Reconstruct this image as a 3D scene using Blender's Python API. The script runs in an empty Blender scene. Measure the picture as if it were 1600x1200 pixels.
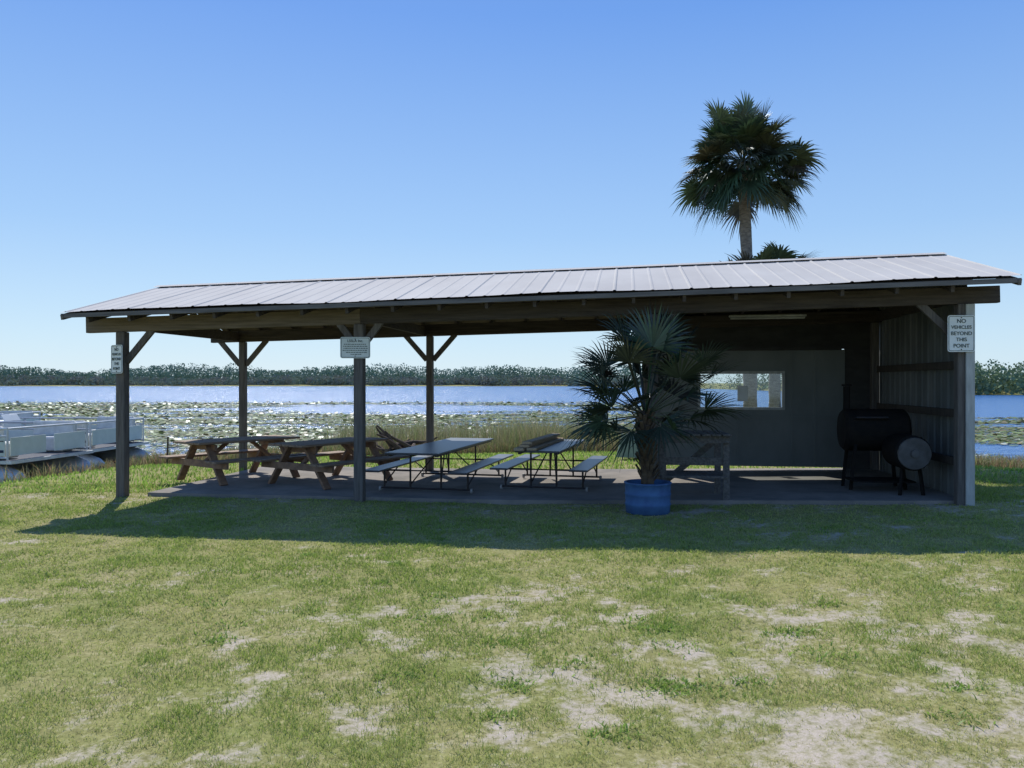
import bpy, math, random
import numpy as np
from mathutils import Vector, Matrix, Quaternion
random.seed(7); rng=np.random.RandomState(11)
scene=bpy.context.scene
col=scene.collection
rad=math.radians
# ---------------------------------------------------------------- noise
def vnoise(x,y,scale,seed):
    r=np.random.RandomState(seed); g=r.rand(128,128)
    x=np.asarray(x,float)/scale+500; y=np.asarray(y,float)/scale+500
    xi=np.floor(x).astype(int); yi=np.floor(y).astype(int)
    fx=x-xi; fy=y-yi; fx=fx*fx*(3-2*fx); fy=fy*fy*(3-2*fy)
    a=g[xi%128,yi%128]; b=g[(xi+1)%128,yi%128]; c=g[xi%128,(yi+1)%128]; d=g[(xi+1)%128,(yi+1)%128]
    return (a*(1-fx)+b*fx)*(1-fy)+(c*(1-fx)+d*fx)*fy
def fbm(x,y,scale,seed,o=4,g=.55):
    s=0;a=1;t=0
    for i in range(o):
        s=s+a*vnoise(x,y,scale/(2**i),seed+i*7); t+=a; a*=g
    return s/t
def sstep(a,b,x):
    t=np.clip((np.asarray(x,float)-a)/(b-a),0,1); return t*t*(3-2*t)
# ---------------------------------------------------------------- materials
def newmat(name):
    m=bpy.data.materials.new(name); m.use_nodes=True; nt=m.node_tree; nt.nodes.clear()
    out=nt.nodes.new('ShaderNodeOutputMaterial'); return m,nt,out
def mat(name,c1,c2=None,rough=.7,metal=0,scale=6,stretch=(1,1,1),bump=.0,detail=6,lo=.35,hi=.65,spec=.5):
    m,nt,out=newmat(name); N=nt.nodes; L=nt.links
    b=N.new('ShaderNodeBsdfPrincipled'); L.new(b.outputs[0],out.inputs[0])
    b.inputs['Roughness'].default_value=rough; b.inputs['Metallic'].default_value=metal
    b.inputs['Specular IOR Level'].default_value=spec
    if c2 is None: c2=tuple(v*.75 for v in c1)
    tc=N.new('ShaderNodeTexCoord'); mp=N.new('ShaderNodeMapping'); mp.inputs['Scale'].default_value=stretch
    L.new(tc.outputs['Object'],mp.inputs[0])
    no=N.new('ShaderNodeTexNoise'); no.inputs['Scale'].default_value=scale; no.inputs['Detail'].default_value=detail
    no.inputs['Roughness'].default_value=.62
    L.new(mp.outputs[0],no.inputs[0])
    cr=N.new('ShaderNodeValToRGB'); cr.color_ramp.elements[0].position=lo; cr.color_ramp.elements[1].position=hi
    cr.color_ramp.elements[0].color=(*c2,1); cr.color_ramp.elements[1].color=(*c1,1)
    L.new(no.outputs[0],cr.inputs[0]); L.new(cr.outputs[0],b.inputs['Base Color'])
    if bump:
        bp=N.new('ShaderNodeBump'); bp.inputs['Strength'].default_value=bump; bp.inputs['Distance'].default_value=.02
        L.new(no.outputs[0],bp.inputs['Height']); L.new(bp.outputs[0],b.inputs['Normal'])
    return m
def leafmat(name,trans=.35,rough=.5,gloss=.08):
    m,nt,out=newmat(name); N=nt.nodes; L=nt.links
    at=N.new('ShaderNodeAttribute'); at.attribute_name='tint'
    d=N.new('ShaderNodeBsdfDiffuse'); t=N.new('ShaderNodeBsdfTranslucent'); g=N.new('ShaderNodeBsdfGlossy')
    g.inputs['Roughness'].default_value=rough
    L.new(at.outputs['Color'],d.inputs[0]); L.new(at.outputs['Color'],t.inputs[0])
    g.inputs[0].default_value=(.8,.85,.9,1)
    m1=N.new('ShaderNodeMixShader'); m1.inputs[0].default_value=trans
    L.new(d.outputs[0],m1.inputs[1]); L.new(t.outputs[0],m1.inputs[2])
    m2=N.new('ShaderNodeMixShader'); m2.inputs[0].default_value=gloss
    L.new(m1.outputs[0],m2.inputs[1]); L.new(g.outputs[0],m2.inputs[2]); L.new(m2.outputs[0],out.inputs[0])
    return m
M={}
M['roof']=mat('galvanised_roof_metal',(.60,.58,.54),(.50,.48,.45),rough=.85,metal=.0,scale=1.3,stretch=(1,.4,1),lo=.3,hi=.7,spec=.06)
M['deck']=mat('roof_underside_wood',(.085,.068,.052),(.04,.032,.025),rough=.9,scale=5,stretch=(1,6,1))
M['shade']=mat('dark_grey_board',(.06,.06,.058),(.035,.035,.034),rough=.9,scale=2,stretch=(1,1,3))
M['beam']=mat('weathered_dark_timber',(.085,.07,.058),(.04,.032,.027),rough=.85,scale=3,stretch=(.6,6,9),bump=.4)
M['beamlight']=mat('tan_header_timber',(.20,.16,.12),(.11,.09,.065),rough=.85,scale=3,stretch=(.5,6,10),bump=.4)
M['edge']=mat('weathered_eave_board',(.17,.16,.15),(.09,.085,.08),rough=.85,scale=3,stretch=(.6,6,9),bump=.3)
M['post']=mat('grey_brown_post_timber',(.16,.145,.13),(.085,.075,.068),rough=.85,scale=4,stretch=(8,8,.6),bump=.5)
M['wood']=mat('brown_table_wood',(.34,.23,.15),(.18,.12,.08),rough=.75,scale=4,stretch=(9,1,9),bump=.4)
M['woodend']=mat('brown_leg_wood',(.33,.19,.11),(.18,.105,.065),rough=.75,scale=6,stretch=(2,2,2),bump=.3)
M['greywood']=mat('weathered_grey_plank',(.15,.14,.13),(.07,.066,.062),rough=.85,scale=4,stretch=(8,1,8),bump=.4)
M['lumber']=mat('pine_lumber',(.52,.40,.25),(.36,.26,.16),rough=.75,scale=5,stretch=(9,1,9),bump=.3)
M['tabletop']=mat('dark_laminate_top',(.06,.07,.085),(.035,.04,.05),rough=.38,scale=30)
M['steel']=mat('black_steel_tube',(.03,.03,.035),(.05,.035,.03),rough=.5,metal=.4,scale=20)
M['caster']=mat('grey_caster',(.4,.4,.4),(.25,.25,.25),rough=.6,scale=20)
M['wall']=mat('painted_plywood_panel',(.20,.22,.215),(.13,.145,.14),rough=.85,scale=1.1,stretch=(1.3,1,.7),bump=.1,lo=.25,hi=.75)
M['metalwall']=mat('pale_corrugated_sheet',(.19,.20,.195),(.11,.12,.115),rough=.6,metal=.0,scale=2,stretch=(1,1,.3),spec=.2)
M['trim']=mat('pale_corner_trim',(.48,.50,.48),(.33,.34,.32),rough=.7,scale=5,stretch=(3,3,.6))
M['white']=mat('white_paint',(.72,.74,.73),(.60,.62,.60),rough=.5,scale=5,lo=.2,hi=.8)
M['tubewhite']=mat('dusty_white_enamel',(.34,.34,.32),(.22,.22,.20),rough=.6,scale=5)
M['signwhite']=mat('sign_face_white',(.76,.80,.79),(.68,.72,.70),rough=.4,scale=4)
M['signink']=mat('sign_ink_green',(.03,.07,.055),(.03,.05,.045),rough=.5)
M['signplaque']=mat('sign_plaque_pale',(.72,.77,.73),(.62,.67,.63),rough=.5,scale=4)
M['drum']=mat('faded_blue_plastic_drum',(.06,.16,.34),(.04,.10,.24),rough=.7,scale=6,bump=.1)
M['soil']=mat('dark_soil',(.06,.045,.03),(.03,.02,.015),rough=1,scale=20,bump=.6)
M['bark']=mat('palm_bark',(.30,.26,.22),(.14,.12,.10),rough=.95,scale=9,stretch=(1,1,3),bump=1)
M['darkbark']=mat('palm_boot_bark',(.13,.095,.06),(.05,.035,.025),rough=.95,scale=14,bump=1)
M['rust']=mat('sooty_black_steel',(.012,.012,.012),(.02,.017,.015),rough=.85,metal=.0,scale=8,bump=.1,spec=.1)
M['greyplate']=mat('dull_grey_plate',(.10,.10,.10),(.055,.053,.05),rough=.7,metal=.0,scale=7)
M['log']=mat('driftwood',(.12,.085,.06),(.05,.035,.025),rough=.95,scale=8,stretch=(1,1,1),bump=.8)
M['alu']=mat('pontoon_aluminium',(.62,.65,.67),(.44,.46,.49),rough=.45,metal=.3,scale=3)
M['fence']=mat('boat_fence_panel',(.62,.68,.64),(.50,.56,.52),rough=.5,scale=2)
M['seat']=mat('boat_vinyl_seat',(.66,.67,.64),(.5,.5,.47),rough=.55,scale=5)
M['carpet']=mat('grey_marine_carpet',(.10,.11,.13),(.06,.065,.08),rough=.9,scale=20)
M['dark']=mat('dark_plastic_cowl',(.03,.035,.05),(.02,.02,.03),rough=.5,scale=20)
M['navy']=mat('navy_canvas',(.03,.05,.10),(.02,.03,.06),rough=.8,scale=8)
M['greenhull']=mat('pale_green_hull',(.30,.40,.34),(.22,.31,.26),rough=.5,scale=4)
M['leaf']=leafmat('palm_leaf',trans=.15,rough=.4,gloss=.06)
M['grassblade']=leafmat('grass_blade',trans=.48,gloss=.02)
M['reed']=leafmat('reed_blade',trans=.35,gloss=.02)
M['farleaf']=leafmat('far_wood_foliage',trans=.1,gloss=.0)
M['pad']=leafmat('lily_pad_leaf',trans=.12,rough=.42,gloss=.06)
m,nt,out=newmat('window_glass'); t=nt.nodes.new('ShaderNodeBsdfTransparent'); g=nt.nodes.new('ShaderNodeBsdfGlossy'); g.inputs['Roughness'].default_value=.05
t.inputs[0].default_value=(.86,.9,.9,1)
mx=nt.nodes.new('ShaderNodeMixShader'); mx.inputs[0].default_value=.06
nt.links.new(t.outputs[0],mx.inputs[1]); nt.links.new(g.outputs[0],mx.inputs[2]); nt.links.new(mx.outputs[0],out.inputs[0]); M['glass']=m
M['concrete']=mat('worn_concrete',(.30,.265,.23),(.13,.12,.105),rough=.9,scale=1.6,bump=.1,lo=.3,hi=.7,detail=10)
# ground
m,nt,out=newmat('lawn_and_sand'); N=nt.nodes; L=nt.links
b=N.new('ShaderNodeBsdfPrincipled'); b.inputs['Roughness'].default_value=1; b.inputs['Specular IOR Level'].default_value=.1
L.new(b.outputs[0],out.inputs[0])
tc=N.new('ShaderNodeTexCoord')
def noise(sc,det=8,ro=.65):
    n=N.new('ShaderNodeTexNoise'); n.inputs['Scale'].default_value=sc; n.inputs['Detail'].default_value=det; n.inputs['Roughness'].default_value=ro
    L.new(tc.outputs['Object'],n.inputs[0]); return n
def ramp(src,stops):
    r=N.new('ShaderNodeValToRGB'); e=r.color_ramp.elements
    while len(e)<len(stops): e.new(.5)
    for i,(p,c) in enumerate(stops): e[i].position=p; e[i].color=(*c,1)
    L.new(src,r.inputs[0]); return r
n1=noise(1.3); n2=noise(22,8,.72); n3=noise(120,4,.7)
g1=ramp(n1.outputs[0],[(.3,(.24,.27,.085)),(.5,(.31,.30,.12)),(.7,(.38,.335,.18))])
g2=ramp(n2.outputs[0],[(.3,(.55,.55,.55)),(.7,(1.25,1.25,1.2))])
mg=N.new('ShaderNodeMix'); mg.data_type='RGBA'; mg.blend_type='MULTIPLY'; mg.inputs[0].default_value=1
L.new(g1.outputs[0],mg.inputs[6]); L.new(g2.outputs[0],mg.inputs[7])
s1=ramp(n3.outputs[0],[(.3,(.36,.31,.25)),(.7,(.58,.51,.42))])
at=N.new('ShaderNodeAttribute'); at.attribute_name='sand'
ad=N.new('ShaderNodeMath'); ad.operation='ADD'
sb=N.new('ShaderNodeMath'); sb.operation='MULTIPLY_ADD'; L.new(n2.outputs[0],sb.inputs[0]); sb.inputs[1].default_value=3.6; sb.inputs[2].default_value=-1.82
L.new(at.outputs['Fac'],ad.inputs[0]); L.new(sb.outputs[0],ad.inputs[1])
mr=N.new('ShaderNodeMapRange'); mr.inputs[1].default_value=.2; mr.inputs[2].default_value=1.15; L.new(ad.outputs[0],mr.inputs[0])
ms=N.new('ShaderNodeMix'); ms.data_type='RGBA'; L.new(mr.outputs[0],ms.inputs[0]); L.new(mg.outputs[2],ms.inputs[6]); L.new(s1.outputs[0],ms.inputs[7])
L.new(ms.outputs[2],b.inputs['Base Color'])
bp=N.new('ShaderNodeBump'); bp.inputs['Strength'].default_value=.4; bp.inputs['Distance'].default_value=.02; L.new(n2.outputs[0],bp.inputs['Height']); L.new(bp.outputs[0],b.inputs['Normal'])
M['ground']=m
# water
m,nt,out=newmat('lake_water'); N=nt.nodes; L=nt.links
b=N.new('ShaderNodeBsdfPrincipled'); b.inputs['Roughness'].default_value=.22; b.inputs['IOR'].default_value=1.33
b.inputs['Base Color'].default_value=(.05,.15,.36,1); L.new(b.outputs[0],out.inputs[0])
tc=N.new('ShaderNodeTexCoord'); mp=N.new('ShaderNodeMapping'); mp.inputs['Scale'].default_value=(.6,1,1); L.new(tc.outputs['Object'],mp.inputs[0])
na=N.new('ShaderNodeTexNoise'); na.inputs['Scale'].default_value=1.6; na.inputs['Detail'].default_value=5; na.inputs['Roughness'].default_value=.6; L.new(mp.outputs[0],na.inputs[0])
bp=N.new('ShaderNodeBump'); bp.inputs['Strength'].default_value=1; bp.inputs['Distance'].default_value=.30
L.new(na.outputs[0],bp.inputs['Height']); L.new(bp.outputs[0],b.inputs['Normal'])
M['water']=m
# ---------------------------------------------------------------- mesh builder
class B:
    def __init__(s): s.v=[]; s.f=[]; s.m=[]; s.t=[]
    def add(s,vs,fs,mi=0,tint=None):
        o=len(s.v); s.v+= [tuple(v) for v in vs]; s.f+=[tuple(i+o for i in f) for f in fs]; s.m+=[mi]*len(fs)
        if tint is not None: s.t+=[tint]*len(vs)
    def box(s,c,d,mi=0,rz=0):
        hx,hy,hz=d[0]/2,d[1]/2,d[2]/2; R=Matrix.Rotation(rz,3,'Z')
        vs=[Vector(c)+R@Vector((x*hx,y*hy,z*hz)) for x in(-1,1) for y in(-1,1) for z in(-1,1)]
        s.add(vs,[(0,1,3,2),(4,6,7,5),(0,4,5,1),(2,3,7,6),(0,2,6,4),(1,5,7,3)],mi)
    def beam(s,p,q,w,h,mi=0,up=(0,0,1)):
        p=Vector(p);q=Vector(q);d=(q-p).normalized();up=Vector(up)
        if abs(d.dot(up))>.99: up=Vector((0,1,0))
        x=d.cross(up).normalized()*w/2; z=x.cross(d).normalized()*h/2
        vs=[p-x-z,p+x-z,p+x+z,p-x+z,q-x-z,q+x-z,q+x+z,q-x+z]
        s.add(vs,[(0,1,2,3),(7,6,5,4),(0,4,5,1),(1,5,6,2),(2,6,7,3),(3,7,4,0)],mi)
    def tube(s,p,q,r1,r2=None,n=10,mi=0,cap=True):
        r2=r1 if r2 is None else r2
        p=Vector(p);q=Vector(q);d=(q-p).normalized(); a=Vector((0,0,1)) if abs(d.z)<.9 else Vector((1,0,0))
        x=d.cross(a).normalized(); y=d.cross(x)
        vs=[]
        for c,r in((p,r1),(q,r2)):
            for i in range(n):
                t=2*math.pi*i/n; vs.append(c+x*math.cos(t)*r+y*math.sin(t)*r)
        fs=[(i,(i+1)%n,n+(i+1)%n,n+i) for i in range(n)]
        if cap: fs+=[tuple(range(n-1,-1,-1)),tuple(range(n,2*n))]
        s.add(vs,fs,mi)
    def lathe(s,c,prof,n=24,mi=0,axis='Z'):
        vs=[]
        for r,z in prof:
            for i in range(n):
                t=2*math.pi*i/n; x,y=r*math.cos(t),r*math.sin(t)
                p=(x,y,z) if axis=='Z' else ((z,x,y) if axis=='X' else (x,z,y))
                vs.append(Vector(c)+Vector(p))
        fs=[(k*n+i,k*n+(i+1)%n,(k+1)*n+(i+1)%n,(k+1)*n+i) for k in range(len(prof)-1) for i in range(n)]
        fs+=[tuple(range(n-1,-1,-1)),tuple(range((len(prof)-1)*n,len(prof)*n))]
        s.add(vs,fs,mi)
    def obj(s,name,mats,parent=None,loc=(0,0,0),rz=0,smooth=False,bevel=0):
        me=bpy.data.meshes.new(name); me.from_pydata(s.v,[],s.f)
        if not isinstance(mats,(list,tuple)): mats=[mats]
        for x in mats: me.materials.append(M[x])
        me.polygons.foreach_set('material_index',s.m)
        if s.t:
            a=me.attributes.new('tint','FLOAT_COLOR','POINT')
            a.data.foreach_set('color',np.array([(*t,1) for t in s.t],dtype=np.float32).ravel())
        if smooth: me.polygons.foreach_set('use_smooth',[True]*len(me.polygons))
        me.update(); me.validate()
        ob=bpy.data.objects.new(name,me); ob.location=loc; ob.rotation_euler=(0,0,rz); col.objects.link(ob)
        if parent: ob.parent=parent
        if bevel:
            md=ob.modifiers.new('bevel','BEVEL'); md.width=bevel; md.segments=1; md.limit_method='ANGLE'
        return ob
def npobj(name,verts,faces_n,matname,tint=None,sand=None,smooth=False,faces=None):
    me=bpy.data.meshes.new(name); F,k=faces.shape
    me.vertices.add(len(verts)); me.vertices.foreach_set('co',verts.astype(np.float32).ravel())
    me.loops.add(F*k); me.loops.foreach_set('vertex_index',faces.astype(np.int32).ravel())
    me.polygons.add(F); me.polygons.foreach_set('loop_start',(np.arange(F)*k).astype(np.int32))
    me.polygons.foreach_set('loop_total',np.full(F,k,dtype=np.int32))
    if smooth: me.polygons.foreach_set('use_smooth',np.ones(F,dtype=bool))
    me.update(calc_edges=True)
    if tint is not None:
        a=me.attributes.new('tint','FLOAT_COLOR','POINT')
        c=np.ones((len(verts),4),dtype=np.float32); c[:,:3]=tint; a.data.foreach_set('color',c.ravel())
    if sand is not None:
        a=me.attributes.new('sand','FLOAT','POINT'); a.data.foreach_set('value',sand.astype(np.float32))
    me.materials.append(M[matname])
    ob=bpy.data.objects.new(name,me); col.objects.link(ob); return ob
def top(ob,label,cat,group=None,kind=None):
    ob['label']=label; ob['category']=cat
    if group: ob['group']=group
    if kind: ob['kind']=kind
    return ob
def empty(name,loc,rz=0):
    e=bpy.data.objects.new(name,None); e.location=loc; e.rotation_euler=(0,0,rz); e.empty_display_size=.2; col.objects.link(e); return e
def dup(root,loc,rz,scale=None):
    r=root.copy(); r.location=loc; r.rotation_euler=(0,0,rz); col.objects.link(r)
    if scale: r.scale=scale
    def rec(o,n):
        for c in list(o.children):
            k=c.copy(); col.objects.link(k); k.parent=n; rec(c,k)
    rec(root,r); return r
# ---------------------------------------------------------------- terrain
WZ=-.35
SX=[-400,-60,-12,-9.2,-8.4,-7.6,-5,0,4,6.5,8.5,12,60,400]; SY=[12,13,14.6,15.2,17,20,22,23,22.5,21.5,18.6,16.8,14,12]
FX=[-900,30,58,68,1200]; FY=[455,450,300,124,112]
def gz(x,y):
    x=np.asarray(x,float); y=np.asarray(y,float)
    base=.02*np.clip(x,0,9)
    sh=np.interp(x,SX,SY)+(vnoise(x,y,1.7,9)-.5)*.9
    d=y-sh
    z=np.where(d<0, base+(WZ-base)*sstep(-6.5,0,d), WZ-.5*sstep(0,3,d))
    fs=np.interp(x,FX,FY)+(vnoise(x,y,14,5)-.5)*8
    z=np.where(y>60, np.where(y>fs, WZ+.9*sstep(0,12,y-fs)-.05, z), z)
    return z
def sandmask(x,y):
    n=fbm(x,y*1.1,.34,21,5,.78)
    big=fbm(x,y,1.6,51,3)
    bias=.095*np.exp(-((y-3.9)/1.6)**2)*sstep(-2.6,-.2,x)+.02*sstep(-2,1,x)*sstep(8,5.5,y)
    bias=bias+.045*np.exp(-((y-10.0)/.45)**2)*sstep(-5,-3,x)
    bias=bias-.055*sstep(5.6,7.4,y)*sstep(9.6,9.2,y)
    bias=bias+(big-.5)*.28-.05*sstep(-.5,-2.5,x)
    return sstep(.48,.80,n+bias)*sstep(13,11,y)
xs=np.concatenate([-np.geomspace(9.1,900,45)[::-1],np.arange(-9,9.01,.05),np.geomspace(9.1,1200,45)])
ys=np.concatenate([[-60,-20,-6,-1,1.2],np.arange(2.4,12,.05),np.arange(12,30,.22),np.geomspace(30.3,1600,55)])
X,Y=np.meshgrid(xs,ys); Z=gz(X,Y); S=sandmask(X,Y)
def micro(x,y): return (fbm(x,y,.5,77,3)-.5)*.04*sstep(14,10,y)*sstep(1.5,2.5,y)
Z=Z+micro(X,Y)
nx,ny=len(xs),len(ys); idx=np.arange(nx*ny).reshape(ny,nx)
faces=np.stack([idx[:-1,:-1],idx[:-1,1:],idx[1:,1:],idx[1:,:-1]],-1).reshape(-1,4)
gr=npobj('ground',np.stack([X,Y,Z],-1).reshape(-1,3),None,'ground',sand=S.ravel(),smooth=True,faces=faces)
top(gr,'grassy lakeside ground with patches of bare pale sand','ground',kind='structure')
wv=np.array([[-1200,9,WZ],[1400,9,WZ],[1400,900,WZ],[-1200,900,WZ]],float)
w=npobj('lake_water',wv,None,'water',faces=np.array([[0,1,2,3]]))
top(w,'wind-rippled blue lake beyond the grassy shore','lake',kind='structure')
# ---------------------------------------------------------------- grass blades
def blades(name,px,py,h,wd,tint,lean=.6,matname='grassblade',zoff=0):
    n=len(px); pz=gz(px,py)+micro(px,py)-.004+zoff
    a=rng.rand(n)*2*np.pi; la=rng.rand(n)*2*np.pi; ln=rng.rand(n)*lean*h
    dx=np.cos(a)*wd/2; dy=np.sin(a)*wd/2
    v=np.zeros((n,5,3))
    mx=px+np.cos(la)*ln*.35; my=py+np.sin(la)*ln*.35
    v[:,0]=np.stack([px-dx,py-dy,pz],-1); v[:,1]=np.stack([px+dx,py+dy,pz],-1)
    v[:,2]=np.stack([mx+dx*.8,my+dy*.8,pz+h*.6],-1); v[:,3]=np.stack([mx-dx*.8,my-dy*.8,pz+h*.6],-1)
    v[:,4]=np.stack([px+np.cos(la)*ln,py+np.sin(la)*ln,pz+h],-1)
    i=np.arange(n)[:,None]*5
    f=np.concatenate([i+np.array([[0,1,2]]),i+np.array([[0,2,3]]),i+np.array([[3,2,4]])])
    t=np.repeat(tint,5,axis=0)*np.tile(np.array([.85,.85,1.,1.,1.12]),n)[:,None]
    return npobj(name,v.reshape(-1,3),None,matname,tint=t,faces=f)
n=420000
py=3.0+ (12.5-3.0)*rng.rand(n)**1.2
px=(rng.rand(n)*2-1)*(py*.70+.6)
s=sandmask(px,py); keep=(rng.rand(n)>s*.85)
c,sn=math.cos(rad(8.2)),math.sin(rad(8.2))
U=(px+5.5)*c-(py-11.25)*sn; V=(px+5.5)*sn+(py-11.25)*c
keep&=~((U>.3)&(U<11.3)&(V>.0)&(V<3.8))
keep&=rng.rand(n)>.35*np.exp(-((V+.6)/.7)**2)
clump=fbm(px,py,.16,131,3); keep&=rng.rand(n)<.4+1.3*sstep(.35,.65,clump)
px,py,s,clump=px[keep],py[keep],s[keep],clump[keep]; n=len(px)
lush=fbm(px,py,1.1,91,4)
pal=np.array([[.26,.35,.075],[.37,.42,.125],[.49,.47,.19],[.62,.54,.32]])
q=np.clip(rng.rand(n)*1.7+ (0.5-lush)*3.6+(.5-clump)*2.0+.6*s+.2*sstep(-2,2,px)-.05,0,2.999)
k=q.astype(int); fr=(q-k)[:,None]; tint=pal[k]*(1-fr)+pal[np.minimum(k+1,3)]*fr
tint=tint*(.85+.4*rng.rand(n))[:,None]
h=(.010+.022*rng.rand(n))*(1+1.1*(lush-.45)+1.0*(clump-.45))*(1-.4*s); h=np.clip(h,.007,.045)
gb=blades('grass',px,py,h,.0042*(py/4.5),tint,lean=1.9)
top(gb,'short patchy lawn grass, green mixed with dry straw','grass',kind='stuff')
cx=[];cy=[]
for i in range(46):
    y=3.3+6*rng.rand()**1.3; x=(rng.rand()*2-1)*y*.66; m_=int(40+60*rng.rand()); r=.04+.09*rng.rand()
    cx.append(x+rng.randn(m_)*r); cy.append(y+rng.randn(m_)*r*.8)
for (x,y,r,m_) in [(.82,4.15,.10,240),(.93,5.1,.10,180),(1.75,5.0,.1,150),(-.05,4.9,.11,150),(2.2,5.6,.08,100)]:
    cx.append(x+rng.randn(m_)*r); cy.append(y+rng.randn(m_)*r*.6)
px=np.concatenate(cx); py=np.concatenate(cy); n=len(px)
tint=np.array([[.25,.38,.08]])*(.7+.6*rng.rand(n))[:,None]
wb=blades('weed_tufts',px,py,.012+.022*rng.rand(n),.008+.005*rng.rand(n),tint,lean=2.2)
top(wb,'broad green weed tufts in the lawn','weeds',kind='stuff')
n=60000
py=11+11*rng.rand(n); px=-11+23*rng.rand(n); sh=np.interp(px,SX,SY)
U=(px+5.5)*c-(py-11.25)*sn; V=(px+5.5)*sn+(py-11.25)*c
k_=(py<sh-.1)&~((U>.3)&(U<11.3)&(V>.0)&(V<3.8))&(py>11.5)
px,py=px[k_],py[k_]; n=len(px)
tint=np.array([[.21,.36,.06],[.30,.43,.09],[.41,.45,.15]])[(rng.rand(n)*2.4).astype(int)]*(.8+.5*rng.rand(n))[:,None]
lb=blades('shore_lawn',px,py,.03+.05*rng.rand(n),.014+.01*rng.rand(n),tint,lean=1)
top(lb,'bright lawn grass running down to the shore','grass',kind='stuff')
n=70000
px=-8.5+20*rng.rand(n); sh=np.interp(px,SX,SY); py=sh-3.6+5.6*rng.rand(n)
dens=fbm(px,py,1.2,33,3); k_=(dens+.16*rng.rand(n)>.45); px,py=px[k_],py[k_]; n=len(px)
pal2=np.array([[.20,.25,.08],[.28,.28,.12],[.38,.31,.18],[.32,.21,.13]])
tint=pal2[(rng.rand(n)*4).astype(int)]*(.7+.6*rng.rand(n))[:,None]
mz=blades('marsh_grass',px,py,(.12+.28*rng.rand(n))*(.5+dens[k_]),.010+.008*rng.rand(n),tint,lean=.9,matname='reed')
top(mz,'brown and green marsh grass along the water edge','marsh grass',kind='stuff')
n=17000
ccx=rng.rand(120)*9.5-4.6; ccy=19.6+3.6*rng.rand(120); j=rng.randint(0,120,n)
px=ccx[j]+rng.randn(n)*.3; py=ccy[j]+rng.randn(n)*.3
tint=np.array([[.24,.28,.11],[.38,.33,.19]])[rng.randint(0,2,n)]*(.6+.7*rng.rand(n))[:,None]
rz_=blades('tall_reeds',px,py,.3+.8*rng.rand(n)**1.7,.007+.006*rng.rand(n),tint,lean=.5,matname='reed')
top(rz_,'tall thin green reeds standing at the shore','reeds',kind='stuff')
# ---------------------------------------------------------------- lily pads
n=300000
py=17+68*rng.rand(n)**1.05; px=(rng.rand(n)*2-1)*(py*.72+3)
sh=np.interp(px,SX,SY)
d=fbm(px*.30,py,1.7,63,5,.7)
hole=np.exp(-(((px+8)/15)**2+((py-60)/11)**2)**2)
hole2=np.exp(-(((px+12)/6)**2+((py-36)/1.8)**2)**2)
far=sstep(84,66,py); right=sstep(8,14,px)*(sstep(27,23,py)+sstep(40,46,py))
p=sstep(.36,.54,d)*far-1.1*hole-.5*hole2-right+.25*sstep(45,25,py)*sstep(14,8,px)
k_=(py>sh+.3)&(rng.rand(n)<p*(.35+.75*np.clip(py/45,0,1)))
px,py=px[k_],py[k_]; n=len(px)
r=(.045+.065*rng.rand(n))*(.7+py/70)
K=6; ang=np.arange(K)*2*np.pi/K
tl=np.where(rng.rand(n)<.12,.45*rng.rand(n),.04*rng.rand(n)); ta=rng.rand(n)*6.28
v=np.zeros((n,K,3)); ca=ang[None,:]+rng.rand(n)[:,None]*6
rr=r[:,None]*(1-.15*rng.rand(n,K))
v[:,:,0]=px[:,None]+np.cos(ca)*rr; v[:,:,1]=py[:,None]+np.sin(ca)*rr
v[:,:,2]=WZ+.012+.02*rng.rand(n)[:,None]+(np.cos(ca-ta[:,None])+1)*rr*tl[:,None]
tint=np.array([[.215,.28,.11]])*(.55+.8*rng.rand(n))[:,None]; br=rng.rand(n)<.25; tint[br]=np.array([.30,.26,.14])*(.6+.6*rng.rand(br.sum()))[:,None]
br=rng.rand(n)<.05; tint[br]=[.55,.57,.48]
lp=npobj('lily_pads',v.reshape(-1,3),None,'pad',tint=np.repeat(tint,K,axis=0),faces=np.arange(n*K).reshape(n,K))
top(lp,'dense floating lily pads covering the near lake','lily pads',kind='stuff')
# ---------------------------------------------------------------- far wood
def wood(name,trees,label,lo=.95,hi=.12):
    vs=[];ts=[]
    for (x,y,z,h,wd,c,nq) in trees:
        a=rng.rand(nq)*2*np.pi; rr=np.sqrt(rng.rand(nq)); t=rng.rand(nq)**.9
        prof=np.clip(np.sin(np.pi*np.clip(.34+t*.62,0,1)),.05,1)**.5
        cxx=x+np.cos(a)*rr*wd*prof; cyy=y+np.sin(a)*rr*wd*prof; cz=z+t*h
        s=wd*(.08+.13*rng.rand(nq))*(1.25-.6*t)
        u=rng.randn(nq,3); u/=np.linalg.norm(u,axis=1)[:,None]; w_=rng.randn(nq,3); w_=np.cross(u,w_); w_/=np.linalg.norm(w_,axis=1)[:,None]
        ctr=np.stack([cxx,cyy,cz],-1)
        q=np.stack([ctr-u*s[:,None],ctr+w_*s[:,None]*.8,ctr+u*s[:,None],ctr-w_*s[:,None]*.8],1)
        vs.append(q.reshape(-1,3)); ts.append(np.repeat(np.array(c)[None,:]*(lo+hi*rng.rand(nq)*(.5+.5*t))[:,None],4,axis=0))
    v=np.concatenate(vs); t=np.concatenate(ts)
    o=npobj(name,v,None,'farleaf',tint=t,faces=np.arange(len(v)).reshape(-1,4)); top(o,label,'wood',kind='stuff')
tr=[]
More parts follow.
